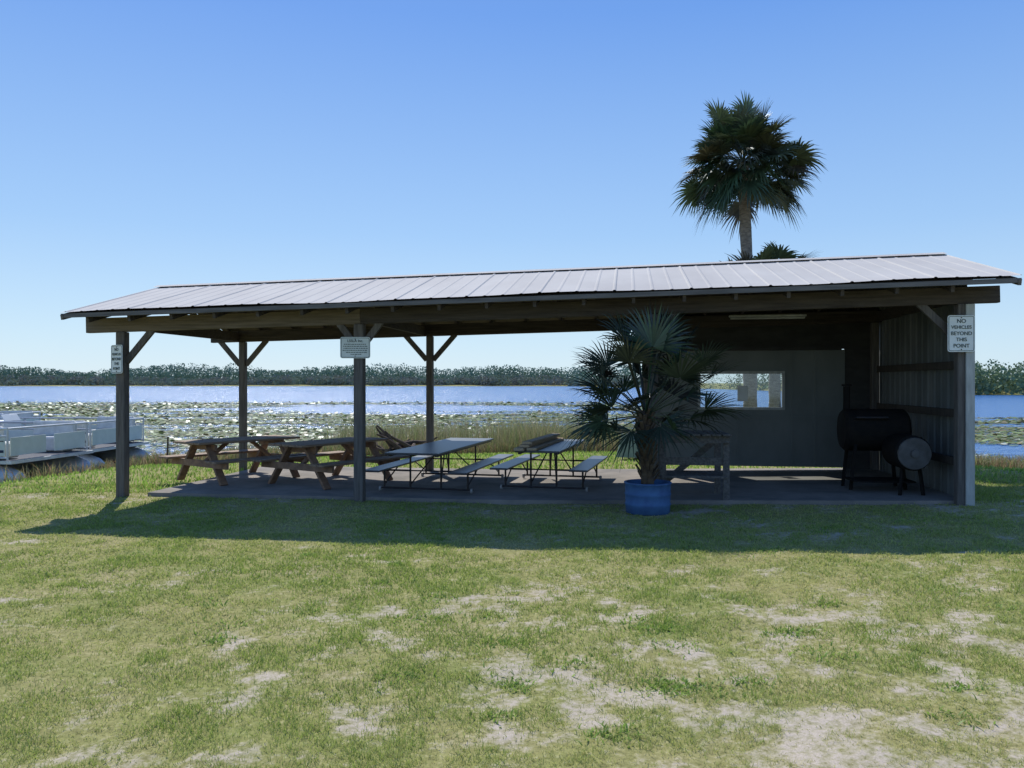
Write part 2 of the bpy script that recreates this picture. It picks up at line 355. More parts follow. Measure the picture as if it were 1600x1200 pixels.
for row,(dy,hm,cc) in enumerate([(7,4.2,(.22,.26,.20)),(14,6.0,(.22,.27,.21)),(30,9.5,(.16,.24,.18)),(42,11.5,(.155,.24,.19)),(54,12.5,(.16,.245,.20)),(66,12.8,(.17,.26,.23))]):  # distance haze is painted into these tints, bluer in the farther rows
    x=-420
    while x<340:
        x+=1.8+1.9*rng.rand()
        y=np.interp(x,FX,FY)+dy+rng.randn()*3
        if x>58: break
        hh=hm*(.88+.10*rng.rand()+.6*(float(fbm(x,row*17.,42,8,3))-.5)*2)
        c0=np.array(cc)*(.95+.1*rng.rand()); 
        if row<2 and rng.rand()<.4: c0=np.array((.24,.25,.22))
        tr.append((x,y,WZ+.2,hh,3.0+2.0*rng.rand(),c0,110))
wood('far_wood',tr,'hazy green and grey wooded shore across the lake')
tr=[]
for i in range(700):
    x=62+120*rng.rand(); y=float(np.interp(x,FX,FY))+2+26*rng.rand()
    tr.append((x,y,WZ+.2,3.2+2.3*rng.rand(),1.3+1.0*rng.rand(),np.array((.19,.26,.15))*(.85+.3*rng.rand()),85))
wood('near_point_wood',tr,'low green trees on a nearer wooded point')
# ---------------------------------------------------------------- pavilion
P0=Vector((-5.5,11.25,0)); RZ=-rad(8.2)
d_=Vector((math.cos(RZ),math.sin(RZ),0)); n_=Vector((-math.sin(RZ),math.cos(RZ),0))
def W(u,v): 
    p=P0+d_*u+n_*v; return p
def GL(u,v): p=W(u,v); return float(gz(p.x,p.y))
def SL(u,v):
    p=W(u,v); return .02*max(0,min(9,p.x))+.05
def s_(u): return .0216*(u+.54)
pav=empty('picnic_pavilion',P0,RZ); top(pav,'long open timber picnic pavilion with ribbed metal roof','pavilion')
U0,U1=-.54,11.5; V0,VR,V1=-.55,1.71,3.97; ZE,ZR=2.56,3.16
def zroof(v): return ZE+(ZR-ZE)*(v-V0)/(VR-V0) if v<=VR else ZE+(ZR-ZE)*(V1-v)/(V1-VR)
b=B(); k=24
us=[.35+(11.15-.35)*i/k for i in range(k+1)]
for i in range(k):
    a,c2=us[i],us[i+1]
    vs=[(a,.05,SL(a,.05)),(c2,.05,SL(c2,.05)),(c2,3.75,SL(c2,3.75)),(a,3.75,SL(a,3.75))]
    b.add(vs+[(x,y,z-.25) for x,y,z in vs],[(0,1,2,3),(0,4,5,1),(2,6,7,3)]+([(3,7,4,0)] if i==0 else [])+([(1,5,6,2)] if i==k-1 else []))
sl=b.obj('concrete_slab','concrete',None,P0,RZ); top(sl,'worn concrete floor slab under the pavilion','floor slab',kind='structure')
prof=[];u=U0;p=.23;ii=0
while u<U1-.01:
    hh=.012 if ii%4==0 else .006
    for du,h in((0,0),(.055,.0),(.070,hh),(.088,hh),(.103,0)):
        if u+du<=U1: prof.append((u+du,h))
    u+=p; ii+=1
prof.append((U1,0))
for (va,vb,nm) in((V0,VR,'roof_sheet'),(V1,VR,'roof_sheet')):
    b=B(); vs=[]
    K=5
    for j in range(K):
        v=va+(vb-va)*j/(K-1)
        for (uu,h) in prof:
            sag=.010*math.sin(uu*1.3)+.005*math.sin(uu*3.1+1)
            vs.append((uu,v,zroof(v)+s_(uu)+h+(sag*(1-j/(K-1)))))
    m_=len(prof); fs=[(j*m_+i,j*m_+i+1,(j+1)*m_+i+1,(j+1)*m_+i) for j in range(K-1) for i in range(m_-1)]
    b.add(vs,fs); o=b.obj('roof_sheet','roof',pav)
    if va<vb: o['label']='sunlit ribbed metal front roof slope'
b=B()
for sg in(-1,1):
    b.add([(U0,VR,ZR+s_(U0)+.032),(U1,VR,ZR+s_(U1)+.032),(U1,VR+sg*.14,ZR+s_(U1)-.012),(U0,VR+sg*.14,ZR+s_(U0)-.012)],[(0,1,2,3)])
b.obj('ridge_cap','roof',pav)
b=B()
for va,vb in((V0+.03,VR),(VR,V1-.03)):
    q=[(U0+.03,va),(U1-.03,va),(U1-.03,vb),(U0+.03,vb)]
    b.add([(x,y,zroof(y)+s_(x)-.028) for x,y in q],[(0,1,2,3)])
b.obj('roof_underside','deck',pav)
for v in(V0+.02,V1-.02):
    b=B(); b.beam((U0,v,zroof(v)+s_(U0)-.058),(U1,v,zroof(v)+s_(U1)-.058),.03,.055); b.obj('fascia_board','edge',pav)
for u in(U0+.02,U1-.02):
    for va,vb in((V0,VR),(V1,VR)):
        b=B(); b.beam((u,va,zroof(va)+s_(u)-.075),(u,vb,zroof(vb)+s_(u)-.075),.035,.07); b.obj('barge_board','edge',pav)
u=U0+.35
while u<U1-.2:
    for va,vb in((V0+.06,VR-.01),(V1-.06,VR+.01)):
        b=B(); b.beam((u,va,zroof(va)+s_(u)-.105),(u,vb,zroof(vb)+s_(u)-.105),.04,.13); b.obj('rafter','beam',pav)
    u+=.61
for v in(.55,1.2,2.3,2.95):
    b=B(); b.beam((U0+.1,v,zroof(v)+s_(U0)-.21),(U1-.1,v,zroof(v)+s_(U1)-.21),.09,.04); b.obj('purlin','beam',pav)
zb=2.305; hb=.205
for v in(0,3.42):
    segs=[(U0,3.5,'beamlight' if v==0 else 'beam'),(3.5,7.35,'beam'),(7.35,U1-.01,'beam')]
    for a,c2,mm in segs:
        b=B(); za=zb+(.03 if v else 0)
        b.beam((a,v,za+hb/2+s_(a)),(c2,v,za+hb/2+s_(c2)),.09,hb); o=b.obj('header_beam',mm,pav,bevel=.006)
        if mm=='beamlight': o['label']='lighter tan section of header beam'
for u in(0,3.5,7.35,11.1):
    b=B(); b.beam((u,.05,zb+.12+s_(u)),(u,3.37,zb+.12+s_(u)),.05,.16); b.obj('tie_beam','beam',pav)
posts=[(0,0),(3.479,0),(7.38,0),(.075,3.42),(3.595,3.42),(7.38,3.42),(11.07,.0),(11.07,3.42)]
for (u,v) in posts:
    zt=zb+s_(u)+(.03 if v else 0)-.002
    z0=GL(u,v)-.15
    w_=.115 if v else .13
    b=B(); b.beam((u,v,z0),(u,v,zt),w_,w_,up=(0,1,0)); b.obj('post','post',pav,bevel=.008)
def brace(u,v,du,dz=.42):
    zt=zb+s_(u)+(.03 if v else 0)
    b=B(); b.beam((u+(.06 if du>0 else -.06 if du<0 else 0),v,zt-dz),(u+du,v,zt+.03),.05,.085); b.obj('knee_brace','post',pav)
brace(0,0,.46); brace(3.479,0,.30,.28); brace(3.479,0,-.30,.28); brace(7.38,0,.3,.28)
for u in(.075,3.595,7.38): brace(u,3.42,.46); brace(u,3.42,-.46)
brace(11.07,0,-.5)
zs=SL(9,3.5)
VW=3.50
wx0,wx1=7.5,10.62
wl,wr,wb_,wt=8.28,9.62,1.17,1.77
b=B(); z0=zs+.07; z1=2.15
b.box(((wx0+wl)/2,VW,(z0+z1)/2),(wl-wx0,.04,z1-z0)); b.box(((wr+wx1)/2,VW,(z0+z1)/2),(wx1-wr,.04,z1-z0))
b.box(((wl+wr)/2,VW,(z0+wb_)/2),(wr-wl,.04,wb_-z0)); b.box(((wl+wr)/2,VW,(z1+wt)/2),(wr-wl,.04,z1-wt))
b.obj('back_wall','wall',pav)['label']='plain grey painted plywood back wall'
for u in(7.95,8.9,9.78,10.15): 
    b=B()
    if wl<u<wr:
        b.box((u,VW-.026,(z0+wb_-.05)/2+.0),(.03,.010,wb_-.05-z0))
    else: b.box((u,VW-.026,(z0+z1)/2),(.03,.010,z1-z0))
    b.obj('wall_batten','wall',pav)
b=B(); b.box((9.,VW-.04,1.02),(3.0,.012,.03)); b.obj('wall_batten','wall',pav)
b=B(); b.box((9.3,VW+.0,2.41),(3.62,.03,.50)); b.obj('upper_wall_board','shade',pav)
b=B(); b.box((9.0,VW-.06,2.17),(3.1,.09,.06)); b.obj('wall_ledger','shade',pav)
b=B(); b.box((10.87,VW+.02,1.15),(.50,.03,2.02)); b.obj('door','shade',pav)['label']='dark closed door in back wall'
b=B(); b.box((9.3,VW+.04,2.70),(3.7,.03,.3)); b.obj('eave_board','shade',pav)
win=empty('window',(0,0,0)); win.parent=pav
b=B(); fw=.045
b.box(((wl+wr)/2,VW-.025,wt+fw/2-.02),(wr-wl+.08,.05,fw)); b.box(((wl+wr)/2,VW-.025,wb_-fw/2+.02),(wr-wl+.08,.05,fw))
b.box((wl-.018,VW-.025,(wb_+wt)/2),(fw,.05,wt-wb_-.05)); b.box((wr+.018,VW-.025,(wb_+wt)/2),(fw,.05,wt-wb_-.05))
b.obj('frame','trim',win)
b=B(); b.box(((wl+wr)/2,VW,(wb_+wt)/2),(wr-wl-.01,.006,wt-wb_-.01)); b.obj('pane','glass',win)
def sidewall():
    b=B(); vs=[]; pr=[]; v=.06
    while v<3.6:
        for dv,h in((0,0),(.07,0),(.09,.018),(.13,.018),(.15,0)):
            if v+dv<3.62: pr.append((v+dv,h))
        v+=.23
    for v,h in pr:
        g0=SL(11.16,v)-.12; zt=zroof(v)+s_(11.16)-.04
        vs.append((11.16+h,v,g0)); vs.append((11.16+h,v,zt))
    fs=[(2*i,2*i+2,2*i+3,2*i+1) for i in range(len(pr)-1)]
    b.add(vs,fs); return b.obj('side_wall','metalwall',pav)
sidewall()['label']='pale corrugated metal end wall'
for z in(.62,1.22,1.82):
    b=B(); b.beam((11.10,.07,z),(11.10,3.34,z),.04,.10); b.obj('wall_girt','deck',pav)
b=B(); b.beam((11.135,-.085,SL(11.1,0)-.2),(11.135,-.085,zb+s_(11.1)-.01),.10,.03,up=(0,1,0)); b.obj('corner_trim','trim',pav,bevel=.004)
lf=empty('fluorescent_fixture',W(8.92,.75)+Vector((0,0,2.50)),RZ); top(lf,'long white unlit tube light under the rafters','light fixture')
b=B(); b.box((0,0,0),(1.0,.10,.03)); b.obj('housing','tubewhite',lf,bevel=.008)
for y in(-.025,.025):
    b=B(); b.tube((-.48,y,-.03),(.48,y,-.03),.012); b.obj('tube','tubewhite',lf)
for x in(-.42,.42):
    b=B(); b.tube((x,0,.015),(x,0,.28),.005); b.obj('hanger','steel',lf)
# ---------------------------------------------------------------- text helper
def text(body,size,loc,parent,matname,name='lettering',spacing=1,rot=(rad(90),0,0),bold=.0):
    cu=bpy.data.curves.new('t','FONT'); cu.body=body; cu.size=size; cu.align_x='CENTER'; cu.align_y='CENTER'; cu.space_line=spacing; cu.offset=bold; cu.extrude=.001
    o=bpy.data.objects.new('t',cu); col.objects.link(o); bpy.context.view_layer.update()
    me=bpy.data.meshes.new_from_object(o.evaluated_get(bpy.context.evaluated_depsgraph_get())); bpy.data.objects.remove(o)
    me.materials.clear(); me.materials.append(M[matname])
    ob=bpy.data.objects.new(name,me); ob.location=loc; ob.rotation_euler=rot; ob.parent=parent; col.objects.link(ob); return ob
def rrect(w,h,r,y,n=5):
    pts=[]
    for cx,cz,a0 in((w/2-r,h/2-r,0),(-w/2+r,h/2-r,90),(-w/2+r,-h/2+r,180),(w/2-r,-h/2+r,270)):
        for i in range(n+1):
            a=rad(a0+90*i/n); pts.append((cx+r*math.cos(a),y,cz+r*math.sin(a)))
    return pts
def sign(loc,rz,w,h,label,lines,facem,sz):
    e=empty('sign',loc,rz); top(e,label,'sign')
    b=B(); f=rrect(w,h,.03,0); bk=rrect(w,h,.03,.006); n=len(f)
    b.add(f+bk,[tuple(range(n)),tuple(range(2*n-1,n-1,-1))]+[(i,n+i,n+(i+1)%n,(i+1)%n) for i in range(n)]); b.obj('face',facem,e)
    b=B(); o1=rrect(w-.022,h-.022,.022,-.003); o2=rrect(w-.034,h-.034,.017,-.003)
    b.add(o1+o2,[(i,(i+1)%n,n+(i+1)%n,n+i) for i in range(n)]); b.obj('border','signink',e)
    for (t,s,z) in lines: text(t,s,(0,-.004,z),e,'signink',bold=.0006 if s>.04 else 0)
    for z in(-h/2+.03,h/2-.03):
        b=B(); b.tube((0,-.006,z),(0,.0,z),.007,n=8); b.obj('bolt','steel',e)
    return e
nv=[('NO',.068,.148),('VEHICLES',.056,.075),('BEYOND',.062,.0),('THIS',.062,-.073),('POINT',.064,-.148)]
p=W(11.0,-.13); sign((p.x+.02,p.y,2.19),rad(-3),.32,.44,'white rectangular metal sign with green words on pavilion corner',nv,'signwhite',.06)
p=W(0,-.0); e=sign((p.x-.035,p.y-.10,1.93),rad(-32),.27,.40,'small white metal sign with green words on corner post',[(t,s*.86,z*.9) for t,s,z in nv],'signwhite',.06)
p=W(3.479,-.09); e=sign((p.x-.03,p.y,2.07),rad(2),.40,.285,'pale green wooden notice board with small dark lettering',[('LSSLA Inc.',.05,.09)],'signplaque',.06)
b=B()
for j,(wd) in enumerate((.30,.32,.31,.33,.24,.12)):
    z=.045-j*.027; x=-wd/2
    while x<wd/2:
        l=.012+.025*random.random(); b.box((x+l/2,-.004,z),(l,.002,.009)); x+=l+.008
b.obj('fine_print','signink',e)
# ---------------------------------------------------------------- picnic tables (wood)
def wood_table():
    e=empty('picnic_table',(0,0,0))
    b=B()
    for i in range(5): b.box((-.30+.15*i,0,.625),(.138,1.85,.035))
    b.obj('tabletop','wood',e,bevel=.006)
    for sx in(-1,1):
        b=B()
        for k in(0,1): b.box((sx*(.60+.145*k),0,.365),(.135,1.85,.035))
        b.obj('bench','wood',e,bevel=.006)
    for sy in(-1,1):
        y=sy*.66
        for sx in(-1,1):
            b=B(); b.beam((sx*.62,y,0.0),(sx*.17,y,.605),.04,.12,up=(0,1,0)); b.obj('leg','woodend',e)
        b=B(); b.beam((-.78,y+sy*.042,.30),(.78,y+sy*.042,.30),.04,.10); b.obj('crossbar','woodend',e)
        b=B(); b.beam((-.34,y-sy*.042,.55),(.34,y-sy*.042,.55),.04,.09); b.obj('crossbar','woodend',e)
        b=B(); b.beam((0,y-sy*.07,.32),(0,y-sy*.45,.60),.08,.04); b.obj('brace','woodend',e)
    return e
t1=wood_table(); t1.location=(-4.42,12.9,.052); t1.rotation_euler=(0,0,rad(-38))
top(t1,'orange-brown wooden picnic table with attached benches','picnic table',group='wooden picnic tables on the slab')
t2=dup(t1,(-2.82,12.45,.052),rad(-34))
# ---------------------------------------------------------------- steel tables
def steel_table(L,Wd,bx):
    e=empty('folding_table',(0,0,0))
    b=B(); b.box((0,0,.59),(Wd,L,.028)); b.obj('tabletop','tabletop',e,bevel=.006)
    for x in(-Wd/2+.05,Wd/2-.05):
        b=B(); b.box((x,0,.561),(.03,L-.1,.025)); b.obj('apron','steel',e)
    for sx in(-1,1):
        b=B(); b.box((sx*bx,0,.335),(.26,L-.15,.026)); b.obj('bench','tabletop',e,bevel=.005)
    for sy in(-1,1):
        b=B(); y=sy*L*.30; r=.014
        b.tube((-bx-.08,y,.05),(bx+.08,y,.05),r)
        for sx in(-1,1):
            b.tube((sx*Wd*.3,y,.05),(sx*Wd*.3,y,.55),r)
            b.tube((sx*bx,y,.05),(sx*bx,y,.32),r)
            b.tube((sx*Wd*.3,y,.30),(sx*bx,y,.30),r)
            b.tube((sx*Wd*.3,y,.10),(sx*.04,y-sy*L*.25,.55),.010)
            b.tube((sx*bx,y,.10),(sx*bx,y-sy*L*.2,.32),.010)
        b.tube((-Wd*.3,y,.3),(Wd*.3,y,.3),.01)
        b.obj('leg_frame','steel',e)
        for sx in(-1,1):
            b=B(); b.lathe((sx*(bx+.06),y,.036),[(.012,-.014),(.036,-.014),(.036,.014),(.012,.014)],n=14,axis='X'); b.obj('caster','caster',e)
    return e
t3=steel_table(3.0,.76,.62); t3.location=(-1.02,12.15,.052); t3.rotation_euler=(0,0,rad(-13))
top(t3,'dark-topped folding table with attached benches on casters','folding table',group='folding tables on the slab')
t4=steel_table(2.35,.62,.56); t4.location=(.62,12.0,.066); t4.rotation_euler=(0,0,rad(-14))
top(t4,'shorter dark folding table with lumber stacked on top','folding table',group='folding tables on the slab')
for i,(x,y,z,l,rz,w_) in enumerate([(.36,11.85,.69,2.1,-15,.14),(.52,11.90,.69,2.1,-14,.14),(.42,11.92,.728,2.0,-14.5,.14),(.46,11.95,.766,1.9,-15.5,.14)]):
    b=B(); b.box((0,0,0),(w_,l,.036)); o=b.obj('lumber_board','lumber',None,(x,y,z),rad(rz),bevel=.003)
    top(o,'tan pine board stacked on the folding table','board',group='boards stacked on the table')
# ---------------------------------------------------------------- workbench
e=empty('slatted_workbench',(2.36,10.5,.05+.045),RZ+rad(4)); top(e,'weathered grey slatted wooden workbench behind the potted palm','workbench')
b=B()
for i in range(7): b.box((-.39+.13*i,0,.84),(.112,.84,.03))
b.obj('slatted_top','greywood',e,bevel=.005)
for y in(-.34,.34):
    b=B(); b.box((0,y,.78),(.88,.04,.09)); b.obj('apron','greywood',e)
for x in(-.40,.40):
    for y in(-.34,.34):
        b=B(); b.box((x,y+(.04 if y<0 else -.04),.41),(.08,.04,.83)); b.obj('leg','greywood',e)
b=B()
for i in range(5): b.box((0,-.28+.14*i,.30),(.84,.12,.025))
b.obj('shelf','greywood',e)
b=B(); b.beam((-.36,.29,.12),(.36,.29,.72),.03,.08); b.obj('diagonal_brace','greywood',e)
b=B(); b.box((0,-.29,.50),(.80,.02,.10)); b.obj('rail','greywood',e)
# ---------------------------------------------------------------- smoker
e=empty('barrel_smoker',W(10.42,.95)+Vector((0,0,.15)),RZ); top(e,'sooty black barrel smoker grill with round side drum','smoker grill')
b=B(); b.lathe((0,.3,.80),[(.05,-.43),(.25,-.42),(.29,-.38),(.29,.38),(.25,.42),(.05,.43)],n=28,axis='X'); b.obj('main_drum','rust',e,smooth=False)
b=B(); b.lathe((.24,-.25,.55),[(.05,-.32),(.19,-.315),(.225,-.28),(.225,.25),(.2,.27)],n=28,axis='Y'); b.obj('firebox','rust',e)
b=B(); b.lathe((.24,-.58,.55),[(.02,-.012),(.20,-.01),(.205,.008),(.02,.01)],n=28,axis='Y'); b.lathe((.24,-.60,.55),[(.015,-.02),(.05,-.018),(.05,.01)],n=14,axis='Y'); b.obj('firebox_door','greyplate',e)['label']='dull grey round firebox door'
b=B(); b.tube((-.3,.0,.98),(.1,.0,.98),.015); b.tube((-.3,0,.98),(-.3,.08,.95),.01); b.tube((.1,0,.98),(.1,.08,.95),.01); b.obj('handle','steel',e)
b=B(); b.tube((-.34,.35,1.03),(-.34,.35,1.4),.045); b.tube((-.34,.35,1.405),(-.34,.35,1.43),.065); b.obj('chimney','rust',e)
for x in(-.36,.36):
    for y in(.1,.5):
        b=B(); b.beam((x,y,-.08),(x*.8,y,.62),.04,.04); b.obj('leg','rust',e)
b=B(); b.box((0,.05,.14),(.78,.5,.02)); b.obj('shelf','rust',e)
for x0,x1 in((.1,.15),(.40,.36)):
    b=B(); b.beam((x0,-.45,-.08),(x1,-.4,.36),.035,.035); b.obj('leg','rust',e)
# ---------------------------------------------------------------- palms
def fan(b,base,hd,el,pet,R,nseg,tc,droop=.35,spread=150,wk=1.0):
    d=Vector((math.cos(hd)*math.cos(el),math.sin(hd)*math.cos(el),math.sin(el)))
    side=Vector((-math.sin(hd),math.cos(hd),0)); up=side.cross(d)*-1
    if up.z<0: up=-up
    p0=Vector(base); prev=p0
    for i in range(1,5):
        t=i/4; pt=p0+d*pet*t+Vector((0,0,-droop*.35*pet*t*t*math.cos(el)))
        w=side*.012; w2=up*.008
        b.add([prev-w,prev+w,pt+w,pt-w,prev-w2,prev+w2,pt+w2,pt-w2],[(0,1,2,3),(4,5,6,7)],0,(tc[0]*1.2,tc[1]*1.1,tc[2]))
        prev=pt
    h=prev; d2=(d+Vector((0,0,-droop*.6*math.cos(el)))).normalized()
    roll=random.uniform(-.7,.7); side=Matrix.Rotation(roll,3,d2)@side
    up=side.cross(d2)
    if up.z<0: up=-up
    step=2*rad(spread)/nseg
    for i in range(nseg):
        a=-rad(spread)+step*(i+.5)+random.uniform(-.04,.04)
        dr=d2*math.cos(a)+side*math.sin(a)+up*(.28*abs(math.sin(a)))
        dr.normalize(); sd=dr.cross(up).normalized()
        L_=R*(.70+.30*math.cos(a*.55))*random.uniform(.85,1.1)
        k=random.uniform(.6,1.4)*droop
        tn=random.uniform(.6,1.35); tt=(tc[0]*tn,tc[1]*tn,tc[2]*tn)
        ring=[]
        for t,wf in((.03,.03),(.40,.34*wk),(.72,.17*wk)):
            c=h+dr*L_*t+Vector((0,0,-k*L_*t**3*.9)); w=sd*(wf*step*R*1.05)
            ring+=[c-w,c+w]
        c=h+dr*L_*.98+Vector((0,0,-k*L_*.95)); ring.append(c)
        b.add(ring,[(0,1,3,2),(2,3,5,4),(4,5,6)],0,tt)
def palm_tree(base,topp,r0,r1,nf,pet,R,label,nm='palm_tree',tc=(.07,.095,.05),smin=-.75,smax=1.0,dr=(.12,.25),pm=(.8,1.12),seg=34,spread=150):
    e=empty(nm,base); top(e,label,'palm tree'); base=Vector(base); topp=Vector(topp)
    b=B(); n=14; K=26; vs=[]
    for k in range(K):
        t=k/(K-1); c=(topp-base)*t; c.x+=.04*math.sin(t*3.1); rr=r0+(r1-r0)*min(1,t*1.5)
        rr*=1+.05*math.sin(k*2.1)+(.35*max(0,.06-t)/.06)
        for i in range(n): a=2*math.pi*i/n; q=rr*(1+random.uniform(-.04,.04)); vs.append(c+Vector((q*math.cos(a),q*math.sin(a),-.05 if k==0 else 0)))
    b.add(vs,[(k*n+i,k*n+(i+1)%n,(k+1)*n+(i+1)%n,(k+1)*n+i) for k in range(K-1) for i in range(n)]); b.obj('trunk','bark',e,smooth=True)
    b=B(); c=topp-base
    for i in range(nf):
        t=(i+.5)/nf; sv=smax-(smax-smin)*t; el=math.asin(max(-.98,min(.98,sv)))+rad(random.uniform(-7,7)); hd=i*2.39996+random.uniform(-.25,.25)
        fan(b,c,hd,el,pet*random.uniform(*pm),R*random.uniform(.88,1.1),seg,
            (tc[0]*random.uniform(.75,1.4),tc[1]*random.uniform(.8,1.25),tc[2]*random.uniform(.8,1.3)),droop=dr[0]+dr[1]*t,spread=spread)
    b.obj('crown','leaf',e); return e
palm_tree((5.70,19.0,float(gz(5.70,19.))),(5.50,19.0,6.85),.175,.135,104,1.12,.70,'tall cabbage palm with round shaggy crown behind the pavilion',spread=125,pm=(.50,1.08),smax=.97,smin=-.72,dr=(.14,.24))
palm_tree((5.80,17.6,float(gz(5.80,17.6))),(5.72,17.6,3.88),.14,.12,40,.80,.66,'shorter cabbage palm with fronds just above the roof',smin=-.5,smax=.55,dr=(.15,.3),pm=(.6,1.15))
# potted fan palm
dp=Vector((1.64,9.62,.03))
e=empty('barrel_planter',dp); top(e,'cut-down blue plastic drum used as a planter','planter')
b=B(); b.lathe((0,0,0),[(.24,0),(.262,.01),(.268,.10),(.278,.115),(.268,.13),(.27,.22),(.28,.235),(.27,.25),(.272,.35),(.285,.36),(.285,.375),(.255,.375),(.25,.31)],n=40); b.obj('drum','drum',e,smooth=True)
b=B(); b.lathe((0,0,.31),[(.252,0),(.15,.02),(.02,.03)],n=24); b.obj('soil','soil',e)
e=empty('fan_palm',dp+Vector((0,0,.33))); top(e,'dark spiky fan palm growing in the blue planter','palm plant')
b=B(); b.tube((0,0,-.01),(-.05,0,.9),.08,.065,n=12)
for i in range(80):
    t=i/80; a=i*2.4; z=.03+.80*t; c=Vector((-.05*t,0,z)); o_=Vector((math.cos(a),math.sin(a),0))
    b.beam(c+o_*.05,c+o_*(.10+.05*random.random())+Vector((0,0,.13)),.04,.015)
b.obj('trunk','darkbark',e)
b=B()
nf=26
for i in range(nf):
    t=(i+.5)/nf; el=rad(82-90*t+random.uniform(-7,7)); hd=i*2.39996+random.uniform(-.3,.3)
    tc=(.045*random.uniform(.7,1.4),.065*random.uniform(.7,1.3),.035)
    fan(b,(-.03,0,.84),hd,el,(.90-.34*t)*random.uniform(.85,1.1),.58*random.uniform(.88,1.12),26,tc,droop=.06+.28*t,spread=105,wk=.50)
for hd,el,pt in((.15,32,.98),(-.35,44,.95),(.5,56,1.0),(3.0,34,.6),(3.6,16,.5),(2.6,52,.8),(3.3,-22,.38),(.9,64,1.08),(2.1,70,1.0),(-.1,10,.72),(2.9,-8,.45),(3.9,-30,.3),(5.2,-18,.3)):
    fan(b,(-.03,0,.84),hd,rad(el),pt,.56,24,(.04,.06,.035),droop=.2,spread=95,wk=.48)
b.obj('frond','leaf',e)['label']='dark green pleated fan fronds'
# ---------------------------------------------------------------- driftwood pile
e=empty('driftwood_pile',(-2.5,17.6,float(gz(-2.5,17.6)))); top(e,'dark pile of old logs, roots and branches near shore','wood pile')
for i in range(26):
    b=B(); a=random.uniform(0,math.pi); L_=random.uniform(.35,.85); p=Vector((random.uniform(-.35,.35),random.uniform(-.3,.3),random.uniform(.02,.25)))
    tilt=random.uniform(-.15,.5); dr=Vector((math.cos(a)*math.cos(tilt),math.sin(a)*math.cos(tilt),math.sin(tilt)))
    if i>20: dr=Vector((-.75,.1,.55+.1*random.random())); L_=random.uniform(.8,1.0); p.x+=.15
    r=random.uniform(.03,.095); k=4; q=p
    for j in range(k):
        nd=(dr+Vector((random.uniform(-.2,.2),)*3)).normalized(); q2=q+nd*L_/k; b.tube(q,q2,r*(1-.18*j),r*(1-.18*(j+1)),n=8); q=q2
    b.obj('log','log',e)
# ---------------------------------------------------------------- upturned boat
e=empty('upturned_rowboat',(3.85,16.3,float(gz(3.85,16.3))),rad(6)); top(e,'pale green upturned rowboat lying on the grass','boat')
b=B(); K=12; vs=[]
for k in range(K):
    t=k/(K-1); x=-1.65+3.3*t; wd=.58*(min(1,(t/.35))**.7 if t<.35 else 1-.12*(t-.35)); wd=max(wd,.03); hh=.46-.05*t+.10*max(0,.3-t)
    vs+=[(x-.12*(1 if k==0 else 0),-wd,0.02),(x,-wd*.8,hh*.75),(x,-wd*.5,hh),(x,wd*.5,hh),(x,wd*.8,hh*.75),(x,wd,.02)]
b.add(vs,[(6*k+i,6*k+i+1,6*k+7+i,6*k+6+i) for k in range(K-1) for i in range(5)]+[(5,4,3,2,1,0),tuple(range(6*K-6,6*K))])
b.obj('hull','greenhull',e,smooth=False)
b=B(); b.beam((-1.5,0,.50),(1.6,0,.43),.04,.05); b.obj('keel','trim',e)
